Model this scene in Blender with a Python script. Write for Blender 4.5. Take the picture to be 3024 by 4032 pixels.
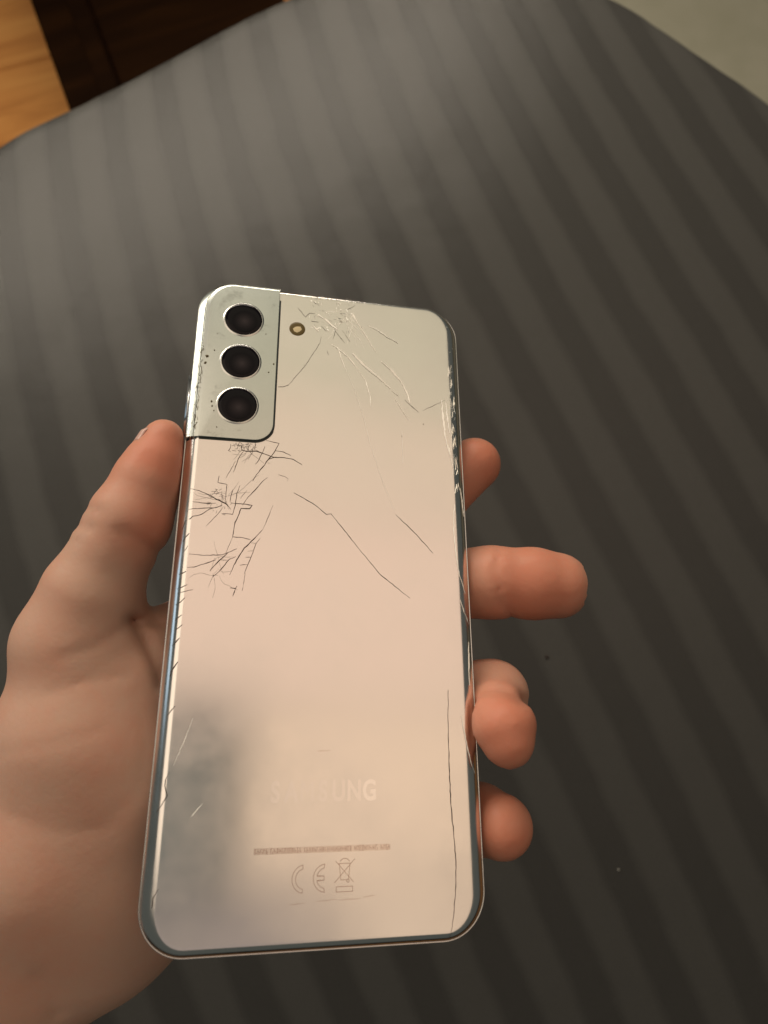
import bpy, bmesh, math, random
import numpy as np
from mathutils import Matrix, Vector

for o in list(bpy.data.objects): bpy.data.objects.remove(o)
SC = bpy.context.scene
COL = SC.collection

# ------------------------------------------------------------------ data (millimetres in the phone's own frame)
RPW=[[0.981587, -0.008316, 0.190836], [-0.017835, 0.990697, 0.134909], [-0.190182, -0.135829, 0.972307]]
TPW=[-0.014214, 0.018982, 1.053903]
MCAM=[[1.0, 0.0, 0.0], [0.0, 0.980067, -0.198669], [0.0, 0.198669, 0.980067]]
STRIPE=[-2.53342, 7.78893, -1.39613, -0.43574, 18.24961, 5.6095, 12.94178, 0.2475, -4.85232, 2.59285]
DARK_CRACKS=[(0.26, [[-23.36, 32.42], [-23.18, 31.02], [-21.85, 30.78], [-19.35, 31.05], [-15.64, 29.86], [-14.2, 29.55]]), (0.26, [[-16.97, 34.29], [-13.58, 33.74], [-14.6, 31.35], [-15.78, 29.5], [-17.53, 26.58], [-18.98, 24.4], [-19.82, 22.57]]), (0.26, [[-16.07, 28.95], [-14.52, 29.66], [-11.97, 29.72], [-9.71, 29.43], [-7.41, 28.09]]), (0.26, [[-30.21, 18.09], [-28.63, 17.03], [-26.15, 16.03], [-25.16, 14.93]]), (0.26, [[-24.95, 16.27], [-21.9, 16.12], [-19.6, 15.93], [-20.15, 14.97], [-22.29, 14.94], [-22.91, 12.77], [-23.56, 11.11], [-23.73, 9.16], [-23.91, 7.33], [-21.36, 7.2], [-19.53, 6.81]]), (0.26, [[-16.65, 9.54], [-18.64, 7.02], [-20.9, 4.52], [-22.22, 1.94], [-23.13, 0.03], [-23.99, -2.47]]), (0.26, [[-24.67, 3.24], [-26.31, 1.45], [-27.66, -0.16], [-28.71, -1.58]]), (0.2, [[-26.04, 32.55], [-26.03, 31.5], [-26.47, 30.59], [-25.89, 30.39]]), (0.2, [[-22.78, 30.53], [-23.76, 28.71], [-24.13, 27.13], [-24.89, 24.67]]), (0.2, [[-17.21, 32.56], [-17.75, 30.75], [-18.58, 28.58], [-19.46, 27.3]]), (0.2, [[-14.45, 31.54], [-12.36, 31.35], [-10.39, 30.44]]), (0.2, [[-28.34, 23.4], [-28.51, 21.53], [-26.2, 21.19], [-26.29, 18.17], [-26.19, 15.86]]), (0.2, [[-35.14, 19.5], [-32.99, 19.06], [-31.14, 18.36], [-29.88, 17.61], [-27.38, 16.45], [-25.82, 15.72], [-24.83, 14.46]]), (0.2, [[-34.23, 15.96], [-31.23, 15.78], [-28.55, 15.95]]), (0.2, [[-35.1, 13.92], [-32.02, 14.36], [-28.46, 14.74], [-27.01, 15.48]]), (0.2, [[-36.34, 8.8], [-35.61, 11.07], [-34.44, 11.48], [-33.9, 12.15], [-31.89, 12.75], [-29.93, 14.32], [-27.3, 15.3]]), (0.2, [[-24.59, 19.95], [-25.06, 17.92], [-25.11, 16.42]]), (0.2, [[-22.97, 21.07], [-23.61, 19.01], [-23.73, 16.18], [-24.29, 13.18], [-27.0, 13.26]]), (0.2, [[-16.13, 23.75], [-17.33, 22.64], [-19.06, 20.15], [-20.79, 18.02], [-22.03, 15.78]]), (0.2, [[-17.14, 7.25], [-18.12, 5.76], [-18.74, 3.35], [-19.37, 1.44], [-20.13, -0.78], [-20.5, -2.03]]), (0.2, [[-33.95, 2.41], [-30.46, 2.2], [-26.1, 2.55], [-24.67, 3.24], [-22.67, 4.28]]), (0.2, [[-34.09, -0.98], [-32.52, -0.82], [-30.29, 0.04], [-27.47, 1.24]]), (0.2, [[-22.83, 2.23], [-24.26, 1.54], [-25.33, -0.06], [-26.66, -1.81], [-28.02, -3.08]]), (0.2, [[-23.63, -5.66], [-22.32, -5.76], [-22.07, -5.15]]), (0.2, [[-22.32, -5.76], [-22.92, -7.75]]), (0.2, [[-20.59, -5.4], [-20.74, -6.26]]), (0.2, [[-9.21, 20.01], [-6.47, 18.59], [-3.56, 16.91], [-0.65, 14.55], [0.78, 14.8]]), (0.12, [[-20.56, 30.18], [-21.4, 28.37]]), (0.12, [[-29.98, 19.03], [-28.49, 19.19], [-27.97, 18.39]]), (0.12, [[-26.69, 15.17], [-27.76, 13.31], [-29.38, 11.11], [-30.47, 9.77]]), (0.12, [[-21.2, 19.84], [-22.6, 17.57]]), (0.12, [[-13.35, 24.8], [-11.75, 24.4], [-10.77, 23.78], [-11.06, 23.07]]), (0.12, [[-14.37, 16.25], [-15.31, 13.21], [-16.65, 9.54]]), (0.12, [[-19.34, 6.02], [-17.97, 5.77]]), (0.12, [[-19.96, 3.77], [-18.62, 3.93]]), (0.12, [[-20.46, 2.17], [-18.97, 2.24]]), (0.12, [[-21.66, 0.09], [-19.9, 0.32]]), (0.12, [[-26.59, 1.28], [-24.83, 1.26]]), (0.12, [[-23.9, 7.23], [-24.77, 4.65], [-25.25, 3.06]]), (0.12, [[-20.23, -1.71], [-20.59, -5.4]]), (0.12, [[-26.62, 22.85], [-24.48, 27.79]]), (0.12, [[-16.34, 27.88], [-15.64, 27.83]]), (0.12, [[-22.78, 30.53], [-22.25, 32.15], [-20.89, 30.5], [-20.05, 32.33], [-19.65, 30.78]]), (0.12, [[-21.64, 32.55], [-21.22, 30.65], [-20.48, 31.59], [-20.25, 30.2]]), (0.28, [[-36.01, -2.61], [-35.12, -2.4], [-34.29, -1.96]]), (0.28, [[-36.11, -6.22], [-34.95, -5.87], [-33.72, -5.2]]), (0.28, [[-36.03, -10.09], [-34.91, -9.44], [-34.01, -8.4]]), (0.28, [[-35.82, -13.76], [-34.35, -12.52]]), (0.28, [[-35.72, -16.22], [-34.77, -15.55], [-34.0, -14.83]]), (0.28, [[-35.96, -19.76], [-35.17, -18.96], [-34.28, -17.84]]), (0.28, [[-35.71, 5.53], [-35.43, 6.44], [-34.4, 7.66]]), (0.14, [[-35.99, -7.43], [-34.28, -6.92], [-32.34, -6.41]]), (0.14, [[-35.32, 2.99], [-34.42, 4.51]]), (0.28, [[-35.72, -26.73], [-35.52, -25.5], [-34.25, -23.45]]), (0.28, [[-35.4, -35.21], [-34.67, -34.13], [-33.95, -33.24]]), (0.22, [[-35.77, -55.27], [-34.87, -53.83], [-33.87, -51.92], [-34.57, -49.97], [-34.53, -48.68], [-33.83, -47.05]]), (0.22, [[-34.86, -73.27], [-34.88, -71.53], [-33.92, -69.78]]), (0.17, [[7.92, 5.74], [13.33, -0.76], [21.09, -6.75]]), (0.17, [[17.8, 15.51], [23.34, 10.27], [27.59, 5.4]]), (0.17, [[0.58, 14.77], [7.92, 5.74]]), (0.22, [[30.3, -29.3], [29.98, -36.9], [29.82, -46.33], [29.88, -55.4], [30.29, -61.26], [30.58, -66.99], [30.17, -73.46], [29.41, -78.39], [28.58, -82.11]]), (0.16, [[-14.65, 50.65], [-13.16, 50.81], [-11.7, 51.67]]), (0.13, [[20.85, 50.13], [21.77, 49.19], [23.44, 47.69], [24.92, 46.39]]), (0.13, [[-10.12, 76.87], [-7.79, 74.07], [-6.71, 75.54], [-5.22, 75.51]]), (0.13, [[-3.17, 68.08], [-3.48, 65.89], [-7.31, 58.24], [-12.07, 51.16]]), (0.13, [[0.9, 70.76], [0.2, 67.62]]), (0.13, [[0.52, 70.94], [2.06, 68.72], [3.59, 66.73]]), (0.13, [[4.22, 78.09], [6.52, 79.98]]), (0.13, [[-1.4, 63.56], [-1.0, 62.32]]), (0.13, [[-6.27, 72.94], [-4.02, 72.79]]), (0.13, [[-3.25, 71.57], [-1.72, 70.0]]), (0.1, [[26.07, 47.12], [32.72, 51.08]]), (0.1, [[3.55, 69.77], [5.09, 67.34]])]
BRIGHT_CRACKS=[(0.75, [[5.87, 63.54], [8.89, 60.24], [13.02, 56.87], [14.89, 55.17], [16.75, 53.27]]), (0.75, [[14.18, 61.9], [16.82, 59.62], [20.0, 55.7]]), (0.75, [[-2.37, 74.32], [-0.64, 72.55], [1.27, 71.03]]), (0.42, [[-0.14, 65.85], [1.55, 64.76], [4.38, 62.51], [7.4, 58.59]]), (0.42, [[20.0, 55.7], [21.64, 52.09], [22.34, 49.24]]), (0.42, [[10.4, 73.5], [13.48, 72.1], [16.17, 70.21], [19.25, 68.59]]), (0.42, [[5.58, 77.14], [6.94, 74.62]]), (0.42, [[17.12, 52.68], [19.17, 51.22]]), (0.42, [[-5.48, 71.29], [-3.95, 69.73]]), (0.42, [[-4.46, 75.39], [-2.56, 74.3]]), (0.42, [[1.32, 80.19], [2.28, 79.87]]), (0.2, [[7.4, 58.59], [9.64, 55.05], [10.94, 50.2], [11.05, 47.34]]), (0.2, [[1.55, 65.19], [3.68, 58.61]]), (0.2, [[6.94, 74.62], [8.86, 71.31], [12.67, 64.75]]), (0.2, [[17.84, 50.46], [21.85, 43.87]]), (0.3, [[31.75, 50.98], [31.75, 45.99], [32.27, 39.91], [33.2, 34.78], [34.14, 30.52]]), (0.3, [[32.88, 50.25], [33.24, 44.89], [33.64, 40.84]]), (0.3, [[31.82, 47.65], [32.13, 43.97], [32.42, 41.55]]), (0.3, [[33.09, 36.77], [33.54, 34.02]]), (0.26, [[36.29, 24.59], [36.6, 22.0], [36.89, 19.08], [37.24, 16.74]]), (0.26, [[34.1, 19.45], [33.7, 15.92], [33.54, 12.44], [33.63, 9.03], [33.88, 4.99], [34.5, 0.05], [36.16, -4.94]]), (0.26, [[34.5, -6.77], [35.44, -9.87], [36.99, -12.78]]), (0.26, [[33.32, -35.31], [33.74, -38.51], [34.32, -41.4], [34.66, -43.49], [35.31, -46.09], [36.43, -48.56]]), (0.26, [[36.52, -17.33], [36.11, -24.25], [36.15, -28.17]]), (0.12, [[-29.83, -35.94], [-31.19, -40.4], [-33.11, -45.74]]), (0.12, [[-26.3, -53.7], [-28.46, -56.2]]), (0.07, [[2.35, 62.18], [6.4, 52.16], [9.05, 43.72], [10.98, 35.44], [14.74, 23.47], [17.19, 17.04]]), (0.07, [[19.87, 40.4], [19.96, 30.61]])]
HAND={'index': [[-26.2, -12.5, -33, 12.5], [18.1, 12.6, -25, 9.8], [33.0, 27.2, -20, 9.3], [45.0, 37.6, -13, 8.0]], 'middle': [[-14.9, -28.2, -36, 12.5], [25.7, 1.6, -22, 10.4], [47.5, 0.9, -11, 9.9], [58.5, 0.4, -8.5, 9.7], [65.5, -0.1, -8, 9.3]], 'ring': [[-6.3, -45.6, -37, 12.5], [26.5, -28.5, -28, 10.2], [47.2, -29.6, -15, 8.7], [43.5, -35.2, -3, 7.2], [43.5, -38.6, 2, 6.7], [44.1, -42.5, 3, 4.9]], 'pinky': [[-3.2, -64.3, -36, 11.5], [28.2, -58.1, -27, 9.0], [42.3, -60.1, -17, 8.4], [45.1, -61.2, -9, 7.8]], 'thumb': [[-43.4, 34.2, -4, 5.4], [-44.8, 27.9, -5, 7.0], [-46.6, 22.3, -6, 8.3], [-50.1, 12.7, -8, 9.8], [-54.2, 4.4, -11, 9.7], [-58.2, -5.3, -15, 11.8], [-62.3, -17.5, -20, 13.2]], 'thenar': [[-62.3, -17.5, -20, 13.2], [-60.0, -40.3, -27, 18.8], [-64.3, -67.7, -36, 21.5], [-76.7, -94.0, -52, 20.2]], 'thenar_inner': [[-52.0, -26.7, -26, 11.5], [-45.3, -51.6, -30, 14.2], [-46.5, -71.8, -38, 13.7], [-51.4, -85.2, -46, 13.0]], 'palm_a': [[-76.7, -94.0, -52, 20.2], [-26.2, -15.1, -38, 12.0]], 'palm_b': [[-50.4, -85.5, -47, 12.6], [-14.5, -34.3, -40, 12.0]], 'palm_c': [[-50.4, -85.5, -47, 12.6], [-3.2, -59.9, -38, 12.0]], 'palm_d': [[-45.5, -52.2, -40, 13.0], [-8.8, -45.6, -40, 13.0]], 'web': [[-47.2, -21.6, -29, 10.0], [-26.6, -7.0, -34, 10.4]], 'arm': [[-76.7, -94.0, -52, 20.2], [-107.3, -110.1, -66, 21.1], [-162.2, -136.6, -92, 23.6]], 'arm_b': [[-94.5, -73.3, -46, 20.0], [-123.9, -93.9, -62, 20.9], [-177.7, -120.1, -92, 23.9]]}
CREASES=[(0.8, 0.7, [[49.9, 9.9], [48.8, 5.1], [48.7, 0.4], [49.8, -4.8], [52.3, -8.6]]), (0.7, 1.2, [[-52.3, 10.7], [-47.7, 8.1], [-42.3, 5.0]]), (1.3, 1.3, [[43.0, -28.7], [48.2, -28.5], [53.8, -31.4]]), (1.5, 1.3, [[-47.1, -12.2], [-44.0, -16.3], [-40.6, -22.4], [-38.5, -27.9]]), (1.0, 1.1, [[-47.1, -12.2], [-43.2, -12.9], [-38.2, -13.3]]), (0.35, 1.2, [[-62.3, -21.6], [-55.4, -19.3], [-47.0, -13.0]]), (0.25, 0.7, [[-71.9, -43.0], [-59.7, -40.9], [-50.1, -37.9]]), (0.3, 0.7, [[-63.5, -30.0], [-55.1, -26.7], [-46.7, -25.7]]), (0.2, 0.6, [[-67.9, -55.7], [-57.8, -59.7], [-46.3, -59.1]]), (0.5, 1.4, [[-57.5, -86.6], [-54.3, -90.1], [-51.3, -95.5]]), (0.5, 0.9, [[-63.2, 11.4], [-59.8, 10.7]]), (0.45, 0.8, [[-61.7, 16.5], [-57.1, 15.5]]), (0.35, 0.8, [[-64.3, 7.6], [-61.0, 6.9]])]
FLUSH=[[45.5, 36.0, -8, 22.0], [54.7, -1.9, 0, 31.0], [41.2, -38.7, 8, 24.0], [44.0, -60.7, -5, 24.0], [-41.2, 25.2, 2, 20.0], [-41.7, 11.1, 0, 14.0]]
NAIL=[-46.4, 34.4, -5, 9.0]
CRUMBS=[[0.1154, -0.0076], [0.1565, -0.1464]]
SPECKS=[[-33.97, 57.74, 0.5], [-34.78, 55.7, 0.45], [-32.19, 59.83, 0.22], [-16.07, 57.28, 0.3], [-17.32, 54.53, 0.25], [-29.89, 36.8, 0.2], [-31.74, 44.21, 0.3], [-31.52, 42.86, 0.25], [-30.95, 41.55, 0.2], [-18.67, 66.61, 0.2], [-31.84, 65.15, 0.15], [8.29, 72.66, 0.16], [19.89, 38.67, 0.16], [-7.67, 58.2, 0.14], [26.14, 42.91, 0.16]]

TABLE_Z = 0.74
CAM_Z = TABLE_Z + 0.48

# ------------------------------------------------------------------ camera
cam = bpy.data.cameras.new('camera')
cam.sensor_fit = 'VERTICAL'; cam.sensor_height = 36; cam.sensor_width = 27
cam.lens = 2600 / 4032 * 36
cam.clip_start = 0.01; cam.clip_end = 50
cam.dof.use_dof = True; cam.dof.focus_distance = 0.172; cam.dof.aperture_fstop = 14
co = bpy.data.objects.new('camera', cam); COL.objects.link(co)
R = Matrix(MCAM).to_4x4(); R.translation = (0, 0, CAM_Z)
co.matrix_world = R
SC.camera = co

# ------------------------------------------------------------------ world, lamps, exposure
w = bpy.data.worlds.new('World'); SC.world = w; w.use_nodes = True
bg = w.node_tree.nodes['Background']
bg.inputs[0].default_value = (0.93, 1.0, 0.90, 1); bg.inputs[1].default_value = 0.075
SC.view_settings.view_transform = 'Standard'; SC.view_settings.look = 'None'
SC.view_settings.exposure = 0.0; SC.view_settings.gamma = 1.0

def area(name, a, b, width, power, colour, target, spread=180, shape='RECTANGLE'):
    """a lamp panel whose long side runs from a to b, facing target"""
    a, b, target = Vector(a), Vector(b), Vector(target)
    l = bpy.data.lights.new(name, 'AREA'); l.shape = shape
    l.size = (b - a).length; l.size_y = width
    l.energy = power; l.color = colour; l.spread = math.radians(spread)
    o = bpy.data.objects.new(name, l); COL.objects.link(o)
    c = (a + b) / 2; z = (c - target).normalized(); x = (b - a).normalized()
    y = z.cross(x).normalized(); x = y.cross(z).normalized()
    m = Matrix((x, y, z)).transposed().to_4x4(); m.translation = c
    o.matrix_world = m
    return o
# lit ceiling, in panels round the dark gap where the photographer stands; a low lamp beyond the table
def ceiling(name, x0, x1, y0, y1, L, colour):
    A = (x1 - x0) * (y1 - y0)
    return area(name, (x0, (y0 + y1) / 2, 2.5), (x1, (y0 + y1) / 2, 2.5), y1 - y0, math.pi * A * L, colour, ((x0 + x1) / 2, (y0 + y1) / 2, 0))
ceiling('ceiling_lamp_left', -1.3, -.14, -.1, 1.3, 1.2, (1.0, .80, .62))
ceiling('ceiling_lamp_front', -.12, 1.45, .27, .80, .82, (1.0, .70, .53))
ceiling('ceiling_lamp_middle', -.12, 1.45, .81, 1.2, .74, (1.0, .75, .55))
ceiling('ceiling_lamp_right', .24, 1.1, -.12, .26, .83, (1.0, .71, .50))
ceiling('ceiling_lamp_near', .45, 1.0, -.48, -.13, .7, (1.0, .73, .53))
ceiling('added_dim_panel', -.2, .43, -.6, -.14, .26, (1.0, .76, .68))  # no real lamp: added in the gap to lift the phone's lower-left reflection
ceiling('ceiling_lamp_far', -.25, 1.2, 1.21, 2.0, .58, (1.0, .87, .62))
ceiling('added_teal_panel', -.12, .2, -.1, .22, .05, (.62, 1.0, .98))  # no real lamp: added to tint the dark reflection on the phone teal
area('added_cool_light', (-1.5, .1, 1.5), (-1.5, .9, 1.5),   .4, 0.9, (.62, .82, 1.0), (-.4, .3, .74))  # added light without a known source, cools the left of the table
area('low_lamp', (-.98, .66, 1.45), (.22, 1.32, 1.45), .12, 14, (1.0, .88, .73), (-.25, .72, .74))

# ------------------------------------------------------------------ helpers
def tag(o, label=None, cat=None, group=None, kind=None):
    for k, v in (('label', label), ('category', cat), ('group', group), ('kind', kind)):
        if v: o[k] = v
    return o
def link(name, me, mat=None, parent=None, smooth=True):
    o = bpy.data.objects.new(name, me); COL.objects.link(o)
    if mat: me.materials.append(mat)
    if parent: o.parent = parent
    if smooth:
        me.polygons.foreach_set('use_smooth', [True] * len(me.polygons)); me.update()
    return o
def mesh(name, v, f, mat=None, parent=None, smooth=True, mm=True):
    me = bpy.data.meshes.new(name)
    v = np.asarray(v, float) * (0.001 if mm else 1.0)
    me.from_pydata(v.tolist(), [], [tuple(int(i) for i in q) for q in f]); me.update()
    return link(name, me, mat, parent, smooth)

def nodes(name):
    m = bpy.data.materials.new(name); m.use_nodes = True
    nt = m.node_tree; return m, nt, nt.nodes['Principled BSDF']
def N(nt, t, **kw):
    n = nt.nodes.new(t)
    for k, v in kw.items():
        if k in n.inputs: n.inputs[k].default_value = v
        else: setattr(n, k, v)
    return n
def simple(name, col, rough=.5, metal=0., spec=.5, **kw):
    m, nt, p = nodes(name)
    p.inputs['Base Color'].default_value = (*col, 1); p.inputs['Roughness'].default_value = rough
    p.inputs['Metallic'].default_value = metal; p.inputs['Specular IOR Level'].default_value = spec
    for k, v in kw.items(): p.inputs[k.replace('_', ' ')].default_value = v
    return m
def noise_bump(nt, p, scale, strength, dist, detail=3, coord='Object', prev=None):
    tc = N(nt, 'ShaderNodeTexCoord'); ns = N(nt, 'ShaderNodeTexNoise', Scale=scale, Detail=detail)
    nt.links.new(tc.outputs[coord], ns.inputs['Vector'])
    b = N(nt, 'ShaderNodeBump', Strength=strength, Distance=dist)
    nt.links.new(ns.outputs['Fac'], b.inputs['Height'])
    if prev: nt.links.new(prev.outputs['Normal'], b.inputs['Normal'])
    nt.links.new(b.outputs['Normal'], p.inputs['Normal'])
    return b, ns, tc
def ramp(nt, src, stops):
    r = N(nt, 'ShaderNodeValToRGB'); e = r.color_ramp.elements
    while len(e) < len(stops): e.new(.5)
    for i, (ps, c) in enumerate(stops): e[i].position = ps; e[i].color = (*c, 1) if len(c) == 3 else c
    nt.links.new(src, r.inputs['Fac']); return r

# ------------------------------------------------------------------ materials
def phone_back_mat():
    m, nt, p = nodes('satin_silver_glass')
    p.inputs['Metallic'].default_value = 1.0
    p.inputs['Coat Weight'].default_value = .25; p.inputs['Coat Roughness'].default_value = .12
    b, ns, tc = noise_bump(nt, p, 18, .12, .0004, 2)
    n2 = N(nt, 'ShaderNodeTexNoise', Scale=38, Detail=4, Roughness=.6); nt.links.new(tc.outputs['Object'], n2.inputs['Vector'])
    r = ramp(nt, n2.outputs['Fac'], [(.3, (.13, .13, .13)), (.72, (.27, .27, .27))])
    nt.links.new(r.outputs['Color'], p.inputs['Roughness'])
    c = ramp(nt, n2.outputs['Fac'], [(.2, (.86, .83, .79)), (.8, (.91, .88, .84))])
    nt.links.new(c.outputs['Color'], p.inputs['Base Color'])
    return m
def island_mat():
    m, nt, p = nodes('brushed_silver_metal')
    p.inputs['Metallic'].default_value = 1.0; p.inputs['Roughness'].default_value = .26
    b, ns, tc = noise_bump(nt, p, 900, .15, .00003, 2)
    n2 = N(nt, 'ShaderNodeTexNoise', Scale=120, Detail=6, Roughness=.7); nt.links.new(tc.outputs['Object'], n2.inputs['Vector'])
    c = ramp(nt, n2.outputs['Fac'], [(.28, (.42, .44, .41)), (.42, (.60, .64, .60)), (.8, (.64, .68, .64))])
    nt.links.new(c.outputs['Color'], p.inputs['Base Color'])
    return m
def frame_mat():
    m, nt, p = nodes('polished_frame_metal')
    p.inputs['Metallic'].default_value = 1.0
    tc = N(nt, 'ShaderNodeTexCoord')
    n2 = N(nt, 'ShaderNodeTexNoise', Scale=300, Detail=5); nt.links.new(tc.outputs['Object'], n2.inputs['Vector'])
    r = ramp(nt, n2.outputs['Fac'], [(.35, (.14, .14, .14)), (.7, (.3, .3, .3))])
    nt.links.new(r.outputs['Color'], p.inputs['Roughness'])
    p.inputs['Base Color'].default_value = (.55, .55, .54, 1)
    return m
def skin_mat():
    m, nt, p = nodes('skin')
    at = N(nt, 'ShaderNodeAttribute', attribute_name='flush')
    tc = N(nt, 'ShaderNodeTexCoord')
    n1 = N(nt, 'ShaderNodeTexNoise', Scale=55, Detail=7, Roughness=.62); nt.links.new(tc.outputs['Object'], n1.inputs['Vector'])
    mx = N(nt, 'ShaderNodeMix', data_type='RGBA')
    mx.inputs[6].default_value = (.63, .385, .28, 1); mx.inputs[7].default_value = (.66, .25, .155, 1)
    ad = N(nt, 'ShaderNodeMath', operation='MULTIPLY_ADD'); ad.inputs[1].default_value = .9; 
    sb = N(nt, 'ShaderNodeMath', operation='MULTIPLY_ADD'); sb.inputs[1].default_value = 1.3; sb.inputs[2].default_value = -.56
    nt.links.new(n1.outputs['Fac'], sb.inputs[0])
    nt.links.new(at.outputs['Fac'], ad.inputs[0]); nt.links.new(sb.outputs[0], ad.inputs[2])
    cl = N(nt, 'ShaderNodeClamp'); nt.links.new(ad.outputs[0], cl.inputs[0])
    nt.links.new(cl.outputs[0], mx.inputs[0]); nt.links.new(mx.outputs[2], p.inputs['Base Color'])
    p.inputs['Roughness'].default_value = .5; p.inputs['Specular IOR Level'].default_value = .35
    p.inputs['Subsurface Weight'].default_value = .25; p.inputs['Subsurface Radius'].default_value = (1, .35, .18)
    p.inputs['Subsurface Scale'].default_value = .004
    # skin relief: fine cells plus soft unevenness
    vo = N(nt, 'ShaderNodeTexVoronoi', Scale=520, feature='DISTANCE_TO_EDGE'); nt.links.new(tc.outputs['Object'], vo.inputs['Vector'])
    b1 = N(nt, 'ShaderNodeBump', Strength=.22, Distance=.0002); nt.links.new(vo.outputs['Distance'], b1.inputs['Height'])
    n3 = N(nt, 'ShaderNodeTexNoise', Scale=110, Detail=3); nt.links.new(tc.outputs['Object'], n3.inputs['Vector'])
    b2 = N(nt, 'ShaderNodeBump', Strength=.16, Distance=.0008); nt.links.new(n3.outputs['Fac'], b2.inputs['Height'])
    nt.links.new(b1.outputs['Normal'], b2.inputs['Normal']); nt.links.new(b2.outputs['Normal'], p.inputs['Normal'])
    return m
def cloth_mat():
    m, nt, p = nodes('striped_satin_cloth')
    at = N(nt, 'ShaderNodeAttribute', attribute_name='stripe')
    tc = N(nt, 'ShaderNodeTexCoord')
    wob = N(nt, 'ShaderNodeTexNoise', Scale=25, Detail=2); nt.links.new(tc.outputs['Object'], wob.inputs['Vector'])
    a0 = N(nt, 'ShaderNodeMath', operation='MULTIPLY_ADD'); a0.inputs[1].default_value = .12; nt.links.new(wob.outputs['Fac'], a0.inputs[0]); nt.links.new(at.outputs['Fac'], a0.inputs[2])
    a1 = N(nt, 'ShaderNodeMath', operation='MULTIPLY_ADD'); a1.inputs[1].default_value = 2 * math.pi; a1.inputs[2].default_value = -.06 * 2 * math.pi
    nt.links.new(a0.outputs[0], a1.inputs[0])
    cs = N(nt, 'ShaderNodeMath', operation='COSINE'); nt.links.new(a1.outputs[0], cs.inputs[0])
    mr = N(nt, 'ShaderNodeMapRange', interpolation_type='SMOOTHSTEP'); mr.inputs['From Min'].default_value = -.6; mr.inputs["From Max"].default_value = .6
    nt.links.new(cs.outputs[0], mr.inputs['Value'])
    mx = N(nt, 'ShaderNodeMix', data_type='RGBA'); nt.links.new(mr.outputs[0], mx.inputs[0])
    mx.inputs[6].default_value = (.049, .048, .0445, 1); mx.inputs[7].default_value = (.066, .065, .060, 1)
    nz = N(nt, 'ShaderNodeTexNoise', Scale=800, Detail=4, Roughness=.7); nt.links.new(tc.outputs['Object'], nz.inputs['Vector'])
    mr2 = N(nt, 'ShaderNodeMapRange'); mr2.inputs['To Min'].default_value = .65; mr2.inputs['To Max'].default_value = 1.35; nt.links.new(nz.outputs['Fac'], mr2.inputs['Value'])
    vm = N(nt, 'ShaderNodeVectorMath', operation='SCALE'); nt.links.new(mx.outputs[2], vm.inputs[0]); nt.links.new(mr2.outputs[0], vm.inputs['Scale'])
    nt.links.new(vm.outputs[0], p.inputs['Base Color'])
    rg = N(nt, 'ShaderNodeMapRange'); rg.inputs['To Min'].default_value = .27; rg.inputs['To Max'].default_value = .30
    nt.links.new(mr.outputs[0], rg.inputs['Value']); nt.links.new(rg.outputs[0], p.inputs['Roughness'])
    sp = N(nt, 'ShaderNodeMapRange'); sp.inputs['To Min'].default_value = .15; sp.inputs['To Max'].default_value = .16
    nt.links.new(mr.outputs[0], sp.inputs['Value']); nt.links.new(sp.outputs[0], p.inputs['Specular IOR Level'])
    b1 = N(nt, 'ShaderNodeBump', Strength=.3, Distance=.0006); nt.links.new(nz.outputs['Fac'], b1.inputs['Height'])
    n3 = N(nt, 'ShaderNodeTexNoise', Scale=14, Detail=3); nt.links.new(tc.outputs['Object'], n3.inputs['Vector'])
    b2 = N(nt, 'ShaderNodeBump', Strength=.25, Distance=.004); nt.links.new(n3.outputs['Fac'], b2.inputs['Height'])
    nt.links.new(b1.outputs['Normal'], b2.inputs['Normal']); nt.links.new(b2.outputs['Normal'], p.inputs['Normal'])
    return m
def wood_mat(name, cols, rot, rough=.45):
    m, nt, p = nodes(name)
    tc = N(nt, 'ShaderNodeTexCoord'); oi = N(nt, 'ShaderNodeObjectInfo')
    mp = N(nt, 'ShaderNodeMapping'); mp.inputs['Rotation'].default_value = (0, 0, rot); mp.inputs['Scale'].default_value = (.9, 7, 1)
    nt.links.new(tc.outputs['Object'], mp.inputs['Vector'])
    va = N(nt, 'ShaderNodeVectorMath', operation='ADD'); nt.links.new(mp.outputs[0], va.inputs[0]); nt.links.new(oi.outputs['Random'], va.inputs[1])
    n1 = N(nt, 'ShaderNodeTexNoise', Scale=2.6, Detail=5, Roughness=.55, Distortion=.6); nt.links.new(va.outputs[0], n1.inputs['Vector'])
    r = ramp(nt, n1.outputs['Fac'], [(.3, cols[0]), (.5, cols[1]), (.7, cols[2])])
    nt.links.new(r.outputs['Color'], p.inputs['Base Color']); p.inputs['Roughness'].default_value = rough; p.inputs['Specular IOR Level'].default_value = .5 if rough < .5 else .03
    b = N(nt, 'ShaderNodeBump', Strength=.15, Distance=.001); nt.links.new(n1.outputs['Fac'], b.inputs['Height']); nt.links.new(b.outputs['Normal'], p.inputs['Normal'])
    return m
def rug_mat():
    m, nt, p = nodes('beige_pile')
    b, ns, tc = noise_bump(nt, p, 700, .6, .002, 3)
    n2 = N(nt, 'ShaderNodeTexNoise', Scale=9, Detail=5, Roughness=.6); nt.links.new(tc.outputs['Object'], n2.inputs['Vector'])
    c = ramp(nt, n2.outputs['Fac'], [(.3, (.39, .375, .275)), (.7, (.45, .43, .33))])
    nt.links.new(c.outputs['Color'], p.inputs['Base Color']); p.inputs['Roughness'].default_value = .9
    return m
M_back = phone_back_mat(); M_island = island_mat(); M_frame = frame_mat(); M_skin = skin_mat(); M_cloth = cloth_mat()
M_gap = simple('dark_seam', (.012, .022, .02), .35)
M_lens = simple('lens_glass', (.005, .004, .006), .1, 0, .16)
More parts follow.
